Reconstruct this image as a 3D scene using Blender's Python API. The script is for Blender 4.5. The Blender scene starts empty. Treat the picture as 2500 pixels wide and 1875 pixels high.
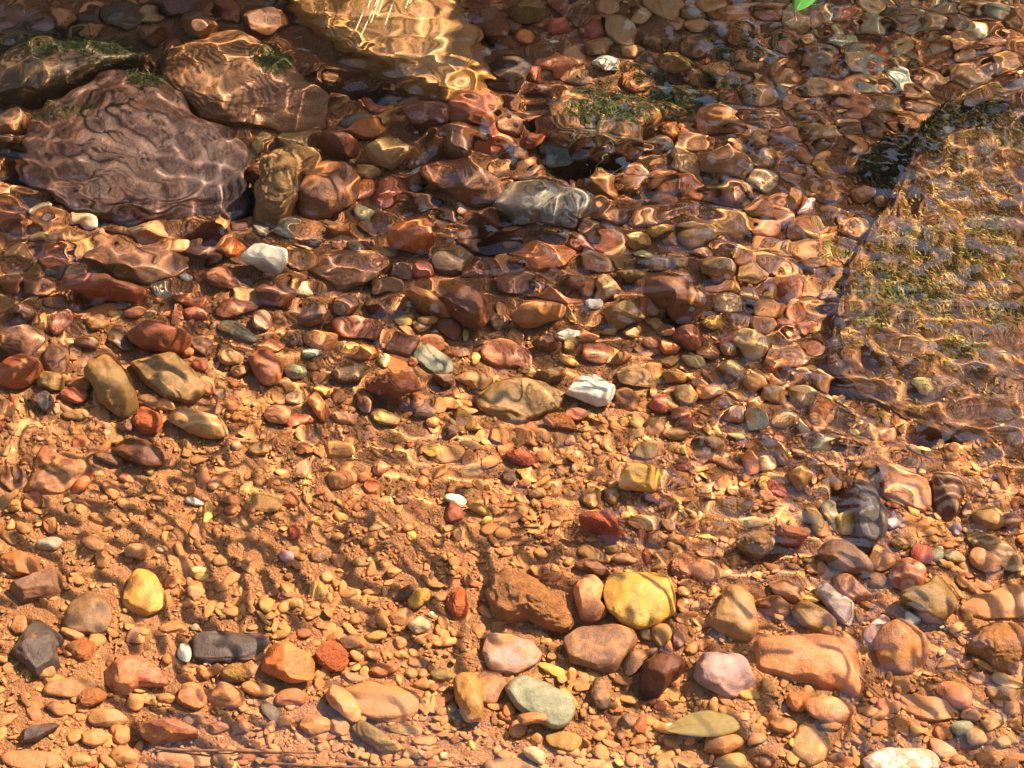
import bpy, math, random
import numpy as np
from mathutils import Vector, Euler

# ------------------------------------------------------------------ camera, world, sun, exposure
SC = bpy.context.scene
CAM_H, PITCH, HFOV = 2.1, 48.0, 24.0
cam_d = bpy.data.cameras.new('camera')
cam_d.sensor_width = 36.0
cam_d.lens = 18.0 / math.tan(math.radians(HFOV / 2))
cam_d.clip_start, cam_d.clip_end = 0.05, 200.0
cam = bpy.data.objects.new('camera', cam_d)
SC.collection.objects.link(cam)
cam.location = (0, 0, CAM_H)
cam.rotation_euler = (math.radians(90 - PITCH), 0, 0)
SC.camera = cam

SUN_EL, SUN_AZ = 39.0, 56.0            # azimuth measured from +Y (away from the camera) towards +X
sx = math.cos(math.radians(SUN_EL)) * math.sin(math.radians(SUN_AZ))
sy = math.cos(math.radians(SUN_EL)) * math.cos(math.radians(SUN_AZ))
sz = math.sin(math.radians(SUN_EL))
SUN = Vector((sx, sy, sz))
W = bpy.data.worlds.new('World')
SC.world = W
W.use_nodes = True
wn = W.node_tree
bg = wn.nodes['Background']
sky = wn.nodes.new('ShaderNodeTexSky')
sky.sky_type = 'NISHITA'
sky.sun_disc = False
sky.sun_elevation = math.radians(SUN_EL)
sky.sun_rotation = math.radians(SUN_AZ)
wn.links.new(sky.outputs[0], bg.inputs[0])
bg.inputs[1].default_value = 0.10
sd = bpy.data.lights.new('sun', 'SUN')
sd.energy = 5.0
sd.angle = math.radians(0.5)
sd.color = (1.0, 0.94, 0.83)
sun = bpy.data.objects.new('sun', sd)
SC.collection.objects.link(sun)
sun.rotation_euler = SUN.to_track_quat('Z', 'Y').to_euler()
sun.location = (2, 4, 5)
sd.cycles.is_caustics_light = True
SC.view_settings.view_transform = 'Standard'
SC.view_settings.look = 'None'
SC.view_settings.gamma = 1.0
SC.view_settings.exposure = 2.5
cy = SC.cycles
cy.use_denoising = True
cy.max_bounces = 10
cy.diffuse_bounces = 3
cy.glossy_bounces = 3
cy.transmission_bounces = 8
cy.caustics_refractive = True
cy.caustics_reflective = False
cy.sample_clamp_indirect = 6.0
cy.sample_clamp_direct = 30.0

# ------------------------------------------------------------------ helpers
rng = np.random.default_rng(7)
random.seed(7)
SP, CP = math.sin(math.radians(PITCH)), math.cos(math.radians(PITCH))
TH = math.tan(math.radians(HFOV / 2))
IOR = 1.33

def sstep(a, b, x):
    t = np.clip((x - a) / (b - a), 0, 1)
    return t * t * (3 - 2 * t)

def at(px, py, z):
    """the point at height z seen at pixel (px, py) of the 2500 x 1875 photograph, bent once where the still water is"""
    px = np.asarray(px, float); py = np.asarray(py, float)
    u = (px - 1250) / 1250 * TH
    v = -(py - 937.5) / 1250 * TH
    d = np.stack([u, CP + v * SP, -SP + v * CP], -1)
    d /= np.linalg.norm(d, axis=-1, keepdims=True)
    if z >= 0:
        t = (z - CAM_H) / d[..., 2]
        return d[..., 0] * t, d[..., 1] * t
    t = -CAM_H / d[..., 2]
    x0, y0 = d[..., 0] * t, d[..., 1] * t
    hx, hy = d[..., 0] / IOR, d[..., 1] / IOR
    hz = np.sqrt(1 - hx ** 2 - hy ** 2)
    return x0 + hx / hz * -z, y0 + hy / hz * -z

def to_px(x, y, z=0.0):
    """rough inverse, straight rays"""
    Y = np.asarray(y, float); X = np.asarray(x, float)
    dz = z - CAM_H
    f = Y * CP - dz * SP
    up = Y * SP + dz * CP
    return 1250 + X / f / TH * 1250, 937.5 - up / f / TH * 1250

def waves(n, kmin, kmax, seed, ang=None, spread=math.pi):
    r = np.random.default_rng(seed)
    k = np.exp(r.uniform(math.log(kmin), math.log(kmax), n))
    a = (r.uniform(0, 2 * math.pi, n) if ang is None else ang + r.normal(0, spread, n))
    return k * np.cos(a), k * np.sin(a), r.uniform(0, 2 * math.pi, n), k

def wsum(ws, x, y, power=1.0):
    kx, ky, ph, k = ws
    out = np.zeros_like(x)
    k0 = np.median(k)
    for i in range(len(k)):
        out += np.sin(kx[i] * x + ky[i] * y + ph[i]) * (k0 / k[i]) ** power
    return out / math.sqrt(len(k) / 2)

BW = waves(14, 4, 22, 3)
PITS = []
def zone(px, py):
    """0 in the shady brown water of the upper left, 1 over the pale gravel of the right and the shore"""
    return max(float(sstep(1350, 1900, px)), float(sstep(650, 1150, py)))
def bed_z(x, y):
    """depth of the stream bed under the water level"""
    s = (np.asarray(y, float) - 1.36) / 1.24
    x = np.asarray(x, float)
    d = 0.046 + 0.024 * sstep(0.05, 0.45, s) + 0.070 * sstep(0.38, 1.0, s)
    d = d + 0.004 * wsum(BW, x, np.asarray(y, float))
    for px_, py_, ra, rb, dp in PITS:
        d = d + dp * np.exp(-(((x - px_) / ra) ** 2 + ((np.asarray(y, float) - py_) / rb) ** 2) ** 1.5)
    return -d

PITPX = ((592, 475, 34, 62, .060), (440, 235, 28, 50, .045), (35, 405, 40, 34, .055), (1180, 585, 66, 50, .060), (1430, 360, 90, 60, .050), (600, 110, 60, 60, .07),
           (860, 190, 120, 34, .05), (235, 738, 80, 26, .040), (2050, 1220, 26, 40, .03), (700, 190, 70, 34, .05), (480, 568, 50, 20, .04), (1640, 760, 34, 34, .03),
           (10, 870, 30, 24, .03), (1560, 1700, 30, 26, .014), (1385, 1550, 60, 20, .014), (960, 975, 50, 18, .018), (1850, 1360, 40, 26, .02), (1415, 1300, 40, 18, .02), (340, 1820, 30, 26, .016),
           (2100, 930, 80, 22, .03), (2300, 1060, 90, 20, .03), (1330, 1360, 60, 14, .0))
for _p in PITPX:
    _x, _y = at(_p[0], _p[1], -0.10 if _p[1] < 800 else -0.06)
    PITS.append((float(_x), float(_y), _p[2] * 0.00048, _p[3] * 0.00065, _p[4] * (1.7 if _p[1] < 900 else 1.2)))

def srgb(c):
    return [(v / 255 / 12.92) if v / 255 <= 0.04045 else ((v / 255 + 0.055) / 1.055) ** 2.4 for v in c]

def mesh_obj(name, verts, faces, mat, parent=None, smooth=True, link=True):
    me = bpy.data.meshes.new(name)
    verts = np.asarray(verts, np.float32)
    faces = np.asarray(faces, np.int32)
    n = faces.shape[1]
    me.vertices.add(len(verts)); me.vertices.foreach_set('co', verts.ravel())
    me.loops.add(faces.size); me.loops.foreach_set('vertex_index', faces.ravel())
    me.polygons.add(len(faces))
    me.polygons.foreach_set('loop_start', np.arange(0, faces.size, n, dtype=np.int32))
    me.update(calc_edges=True)
    if smooth:
        me.polygons.foreach_set('use_smooth', np.ones(len(faces), bool))
    me.validate()
    me.materials.append(mat)
    o = bpy.data.objects.new(name, me)
    SC.collection.objects.link(o)
    o.cycles.is_caustics_receiver = True
    if parent:
        o.parent = parent
    return o

def tag(o, label=None, cat=None, group=None, kind=None):
    if label: o['label'] = label
    if cat: o['category'] = cat
    if group: o['group'] = group
    if kind: o['kind'] = kind
    return o

def empty(name, loc):
    o = bpy.data.objects.new(name, None)
    SC.collection.objects.link(o)
    o.location = loc
    return o

def ico(sub):
    import bmesh
    bm = bmesh.new()
    bmesh.ops.create_icosphere(bm, subdivisions=sub, radius=1.0)
    bm.verts.ensure_lookup_table()
    v = np.array([p.co[:] for p in bm.verts]); f = np.array([[q.index for q in p.verts] for p in bm.faces])
    bm.free()
    return v, f
ICO = {k: ico(k) for k in (1, 2, 3, 4, 5, 6)}

# ------------------------------------------------------------------ materials
class NT:
    def __init__(s, name, rough=0.6, spec=0.3):
        s.m = bpy.data.materials.new(name); s.m.use_nodes = True
        s.t = s.m.node_tree; s.b = s.t.nodes['Principled BSDF']
        s.b.inputs['Roughness'].default_value = rough
        s.b.inputs['Specular IOR Level'].default_value = spec
        s.coord = s.n('ShaderNodeTexCoord')
        s.info = s.n('ShaderNodeObjectInfo')
    def n(s, k, **kw):
        q = s.t.nodes.new(k)
        for a, v in kw.items(): setattr(q, a, v)
        return q
    def l(s, a, b): s.t.links.new(a, b)
    def math(s, op, a, b=None, c=None):
        q = s.n('ShaderNodeMath', operation=op)
        for i, v in enumerate((a, b, c)):
            if v is None: continue
            if isinstance(v, (int, float)): q.inputs[i].default_value = v
            else: s.l(v, q.inputs[i])
        return q.outputs[0]
    def noise(s, scale, detail=4, rough=0.6, dist=0.0, off=0.0):
        q = s.n('ShaderNodeTexNoise', noise_dimensions='4D')
        q.inputs['Scale'].default_value = scale; q.inputs['Detail'].default_value = detail
        q.inputs['Roughness'].default_value = rough; q.inputs['Distortion'].default_value = dist
        s.l(s.coord.outputs['Object'], q.inputs['Vector'])
        s.l(s.math('MULTIPLY_ADD', s.info.outputs['Random'], 37.0, off), q.inputs['W'])
        return q.outputs['Fac']
    def ramp(s, fac, a, b, ca=(0, 0, 0, 1), cb=(1, 1, 1, 1)):
        q = s.n('ShaderNodeValToRGB')
        e = q.color_ramp.elements
        e[0].position, e[0].color, e[1].position, e[1].color = a, ca, b, cb
        s.l(fac, q.inputs[0])
        return q.outputs[0]
    def mix(s, fac, a, b, mode='MIX'):
        q = s.n('ShaderNodeMix', data_type='RGBA', blend_type=mode)
        for i, v in ((0, fac), (6, a), (7, b)):
            if isinstance(v, (int, float)): q.inputs[i].default_value = v
            elif isinstance(v, tuple): q.inputs[i].default_value = (*v[:3], 1)
            else: s.l(v, q.inputs[i])
        return q.outputs[2]
    def bump(s, h, strength, dist):
        q = s.n('ShaderNodeBump')
        q.inputs['Strength'].default_value = strength; q.inputs['Distance'].default_value = dist
        s.l(h, q.inputs['Height']); s.l(q.outputs[0], s.b.inputs['Normal'])

K = 0.80                                     # picture colour -> surface colour
def alb(c): return tuple(K * v for v in srgb(c))
SILT = alb((204, 132, 72))

def stone_mat(name, kind='smooth'):
    s = NT(name, 0.5, 0.35)
    base = s.info.outputs['Color']
    n1 = s.noise(38, 5, 0.62, 0.4)
    n2 = s.noise(260, 4, 0.7, 0, 3.0)
    col = s.mix(s.ramp(n1, 0.36, 0.64), s.mix(1.0, base, (0.62, 0.56, 0.52), 'MULTIPLY'), base)
    hue = s.noise(70, 3, 0.6, 0.5, 9.0)
    col = s.mix(s.math('MULTIPLY', s.ramp(hue, 0.52, 0.68), 0.45), col, s.mix(1.0, base, (1.35, 1.12, 0.85), 'MULTIPLY'))
    if kind == 'banded':
        w = s.n('ShaderNodeTexWave', wave_type='BANDS', bands_direction='Y')
        w.inputs['Scale'].default_value = 22; w.inputs['Distortion'].default_value = 9; w.inputs['Detail'].default_value = 3
        w.inputs['Detail Scale'].default_value = 1.2
        s.l(s.coord.outputs['Object'], w.inputs['Vector'])
        col = s.mix(s.math('MULTIPLY', s.ramp(w.outputs['Fac'], 0.45, 0.9), s.math('MULTIPLY', s.noise(60, 3, 0.6, 0, 12.0), 0.8)), col, alb((236, 190, 140)))
    if kind == 'veined':
        v = s.n('ShaderNodeTexVoronoi', feature='DISTANCE_TO_EDGE')
        v.inputs['Scale'].default_value = 28
        d = s.n('ShaderNodeMix', data_type='VECTOR'); d.inputs[0].default_value = 0.012
        nn = s.n('ShaderNodeTexNoise'); nn.inputs['Scale'].default_value = 25; nn.inputs['Detail'].default_value = 4
        s.l(s.coord.outputs['Object'], nn.inputs['Vector'])
        vm = s.n('ShaderNodeVectorMath', operation='MULTIPLY_ADD')
        s.l(nn.outputs['Color'], vm.inputs[0]); vm.inputs[1].default_value = (0.05, 0.05, 0.05)
        s.l(s.coord.outputs['Object'], vm.inputs[2]); s.l(vm.outputs[0], v.inputs['Vector'])
        f = s.ramp(v.outputs['Distance'], 0.0, 0.07, (1, 1, 1, 1), (0, 0, 0, 1))
        f = s.math('MULTIPLY', f, s.ramp(s.noise(30, 3, 0.6, 0, 5.0), 0.45, 0.62))
        col = s.mix(s.math('MULTIPLY', f, 0.6), col, alb((205, 185, 160)))
    if kind == 'speckled':
        sp = s.ramp(s.noise(95, 5, 0.65, 0.8, 5.0), 0.44, 0.54)
        col = s.mix(s.math('MULTIPLY', sp, 0.85), col, alb((204, 130, 86)))
    # fine grain and a dusting of silt that gathers in patches (amount in the object colour's alpha)
    g = s.math('MULTIPLY_ADD', n2, 0.9, 0.55)
    gc = s.n('ShaderNodeCombineColor')
    for i in range(3): s.l(g, gc.inputs[i])
    col = s.mix(1.0, col, gc.outputs[0], 'MULTIPLY')
    sn = s.noise(55, 6, 0.68, 0.3, 21.0)
    silt = s.n('ShaderNodeMapRange', interpolation_type='SMOOTHSTEP')
    thr = s.math('SUBTRACT', 0.86, s.math('MULTIPLY', s.info.outputs['Alpha'], 0.62))
    s.l(sn, silt.inputs['Value'])
    s.l(s.math('SUBTRACT', thr, 0.09), silt.inputs['From Min']); s.l(s.math('ADD', thr, 0.09), silt.inputs['From Max'])
    sc = s.mix(s.noise(400, 3, 0.7, 0, 2.0), SILT, tuple(v * 0.6 for v in SILT))
    col = s.mix(s.math('MULTIPLY', silt.outputs[0], 0.85), col, sc)
    s.l(col, s.b.inputs['Base Color'])
    if kind == 'rough':
        h = s.math('ADD', s.math('MULTIPLY', s.noise(90, 8, 0.75, 0.6, 1.0), 1.0), s.math('MULTIPLY', n2, 0.6))
        s.bump(h, 1.0, 0.008)
    else:
        h = s.math('ADD', s.math('MULTIPLY', s.noise(80, 6, 0.6, 0.2, 1.0), 1.0), s.math('MULTIPLY', s.noise(500, 5, 0.7, 0, 4.0), 0.35))
        s.bump(h, 0.7, 0.004)
    return s.m
MAT = {k: stone_mat('stone_' + k, k) for k in ('smooth', 'banded', 'veined', 'speckled', 'rough')}

def attr_mat(name, rough=0.7, bump=(0.8, 0.003, 300), extra=None):
    s = NT(name, rough, 0.25)
    a = s.n('ShaderNodeVertexColor', layer_name='Col')
    n = s.noise(220, 5, 0.7, 0)
    g = s.math('MULTIPLY_ADD', n, 0.9, 0.55)
    gc = s.n('ShaderNodeCombineColor')
    for i in range(3): s.l(g, gc.inputs[i])
    s.l(s.mix(1.0, a.outputs[0], gc.outputs[0], 'MULTIPLY'), s.b.inputs['Base Color'])
    s.bump(s.noise(bump[2], 6, 0.7), bump[0], bump[1])
    return s.m

def sand_mat():
    s = NT('silty_sand', 0.75, 0.25)
    n1 = s.noise(9, 6, 0.6, 0.5); n2 = s.noise(70, 7, 0.7, 0.3, 4.0); n3 = s.noise(520, 4, 0.75, 0, 8.0)
    col = s.mix(s.ramp(n1, 0.38, 0.62), alb((180, 120, 74)), alb((208, 142, 88)))
    col = s.mix(s.math('MULTIPLY', s.ramp(n2, 0.42, 0.60, (1, 1, 1, 1), (0, 0, 0, 1)), 0.5), col, alb((138, 80, 44)))
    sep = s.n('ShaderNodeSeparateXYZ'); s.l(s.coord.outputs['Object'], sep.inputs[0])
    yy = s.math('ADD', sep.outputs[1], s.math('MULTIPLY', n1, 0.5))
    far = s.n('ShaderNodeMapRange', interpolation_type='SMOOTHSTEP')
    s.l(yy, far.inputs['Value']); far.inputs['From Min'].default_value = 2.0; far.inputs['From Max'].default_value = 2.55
    col = s.mix(s.math('MULTIPLY', far.outputs[0], 0.8), col, alb((128, 78, 42)))  # browner deep silt; the water's absorption is put into this colour as well
    v = s.n('ShaderNodeTexVoronoi'); v.inputs['Scale'].default_value = 330
    s.l(s.coord.outputs['Object'], v.inputs['Vector'])
    grain = s.mix(0.35, v.outputs['Color'], (0.62, 0.5, 0.4))
    col = s.mix(0.35, col, s.mix(1.0, col, s.mix(0.6, (1, 1, 1), grain), 'MULTIPLY'))
    g = s.math('MULTIPLY_ADD', n3, 0.8, 0.6)
    gc = s.n('ShaderNodeCombineColor')
    for i in range(3): s.l(g, gc.inputs[i])
    col = s.mix(1.0, col, gc.outputs[0], 'MULTIPLY')
    s.l(col, s.b.inputs['Base Color'])
    h = s.math('ADD', n2, s.math('MULTIPLY', n3, 0.5))
    h = s.math('ADD', h, s.math('MULTIPLY', v.outputs['Distance'], -0.5))
    s.bump(h, 1.0, 0.005)
    return s.m

def water_mat():
    m = bpy.data.materials.new('clear_water'); m.use_nodes = True
    t = m.node_tree; t.nodes.clear()
    g = t.nodes.new('ShaderNodeBsdfGlass'); g.inputs['IOR'].default_value = IOR; g.inputs['Roughness'].default_value = 0.0
    g.inputs['Color'].default_value = (1.0, 0.97, 0.92, 1)
    o = t.nodes.new('ShaderNodeOutputMaterial'); t.links.new(g.outputs[0], o.inputs['Surface'])
    return m

# ------------------------------------------------------------------ the water and the bed
X0, X1, Y0, Y1 = -1.3, 1.3, 0.85, 3.4
def grid(x0, x1, y0, y1, step):
    nx, ny = int((x1 - x0) / step) + 1, int((y1 - y0) / step) + 1
    gx, gy = np.meshgrid(np.linspace(x0, x1, nx), np.linspace(y0, y1, ny))
    i = np.arange(nx * ny).reshape(ny, nx)
    f = np.stack([i[:-1, :-1], i[:-1, 1:], i[1:, 1:], i[1:, :-1]], -1).reshape(-1, 4)
    return gx.ravel(), gy.ravel(), f

def axis(a, fa, fb, b, fine, coarse):
    return np.concatenate([np.arange(a, fa, coarse), np.arange(fa, fb, fine), np.arange(fb, b + coarse, coarse)])
ax_, ay_ = axis(X0, -0.78, 0.78, X1, 0.0013, 0.006), axis(Y0, 1.28, 2.74, Y1, 0.0013, 0.006)
gx, gy = np.meshgrid(ax_, ay_)
i_ = np.arange(gx.size).reshape(gx.shape)
gf = np.stack([i_[:-1, :-1], i_[:-1, 1:], i_[1:, 1:], i_[1:, :-1]], -1).reshape(-1, 4)
gx, gy = gx.ravel(), gy.ravel()
CREST = math.radians(52)
WA = waves(40, 110, 240, 11, CREST, 1.0)
WB = waves(30, 180, 320, 12, CREST, 1.2)
WC = waves(20, 30, 90, 13, CREST, 0.5)
WM = waves(10, 6, 22, 14)
warp = 0.010 * wsum(waves(8, 12, 40, 15), gx, gy)
warp2 = 0.010 * wsum(waves(8, 12, 40, 16), gx, gy)
s_ = (gy - 1.36) / 1.24
xr = gx / 0.62
mod = 0.78 + 0.30 * wsum(WM, gx, gy)
A = (0.9 * sstep(0.08, 0.60, s_ + 0.30 * np.clip(xr, -0.3, 1)) + 0.025) * np.clip(mod, 0.35, 1.6)
fine = (0.3 + 0.7 * sstep(-0.2, 0.9, xr)) * sstep(0.05, 0.40, s_)
deepA = 1 - 0.12 * sstep(0.55, 0.95, s_)
hz = A * deepA * (0.00100 * wsum(WA, gx + warp, gy + warp2, 1.5) + 0.0012 * (0.35 + 0.65 * sstep(0.38, 0.7, s_)) * wsum(WC, gx, gy, 1.0)
          + (0.00020 + 0.00016 * sstep(0.5, 0.8, s_) + 0.00010 * sstep(0.6, 0.9, s_) * sstep(0.1, 0.7, xr)) * fine * wsum(WB, gx + warp2, gy + warp, 1.5))
WATER = mesh_obj('water', np.stack([gx, gy, hz], -1), gf, water_mat())
tag(WATER, kind='structure')
WATER.cycles.is_caustics_receiver = False
WATER.cycles.is_caustics_caster = True

gx, gy, gf = grid(X0, X1, Y0, Y1, 0.004)
bz = bed_z(gx, gy) + 0.0007 * wsum(waves(30, 60, 300, 21), gx, gy, 1.0) + 0.0006 * wsum(waves(30, 250, 600, 22), gx, gy, 0.5)
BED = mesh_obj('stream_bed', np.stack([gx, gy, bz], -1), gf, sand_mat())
tag(BED, kind='structure')
# ------------------------------------------------------------------ the stones, one by one
# colour key: picture colour, word
PAL = {'o': ((212, 118, 58), 'orange'), 'r': ((164, 90, 52), 'rust brown'), 'R': ((190, 92, 58), 'red'),
       'y': ((232, 172, 78), 'yellow'), 'Y': ((190, 132, 66), 'mustard'), 'p': ((206, 142, 106), 'pink'),
       'P': ((226, 146, 92), 'peach'), 't': ((186, 138, 84), 'tan'), 's': ((198, 130, 72), 'sandy orange'),
       'b': ((142, 90, 54), 'brown'), 'd': ((104, 72, 44), 'dark brown'), 'g': ((128, 112, 88), 'grey'),
       'G': ((156, 148, 114), 'grey green'), 'w': ((228, 212, 184), 'white'), 'k': ((92, 72, 60), 'blackish'),
       'v': ((138, 94, 64), 'mauve brown'), 'm': ((116, 66, 40), 'maroon'), 'l': ((150, 112, 58), 'olive'),
       'c': ((222, 184, 124), 'cream'), 'x': ((150, 100, 58), 'olive brown'), 'n': ((88, 54, 34), 'dark maroon'), 'q': ((88, 66, 38), 'mossy brown'), 'h': ((186, 150, 138), 'pale mauve')}  # mossy brown also carries the shade painted into the overhanging rock
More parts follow.
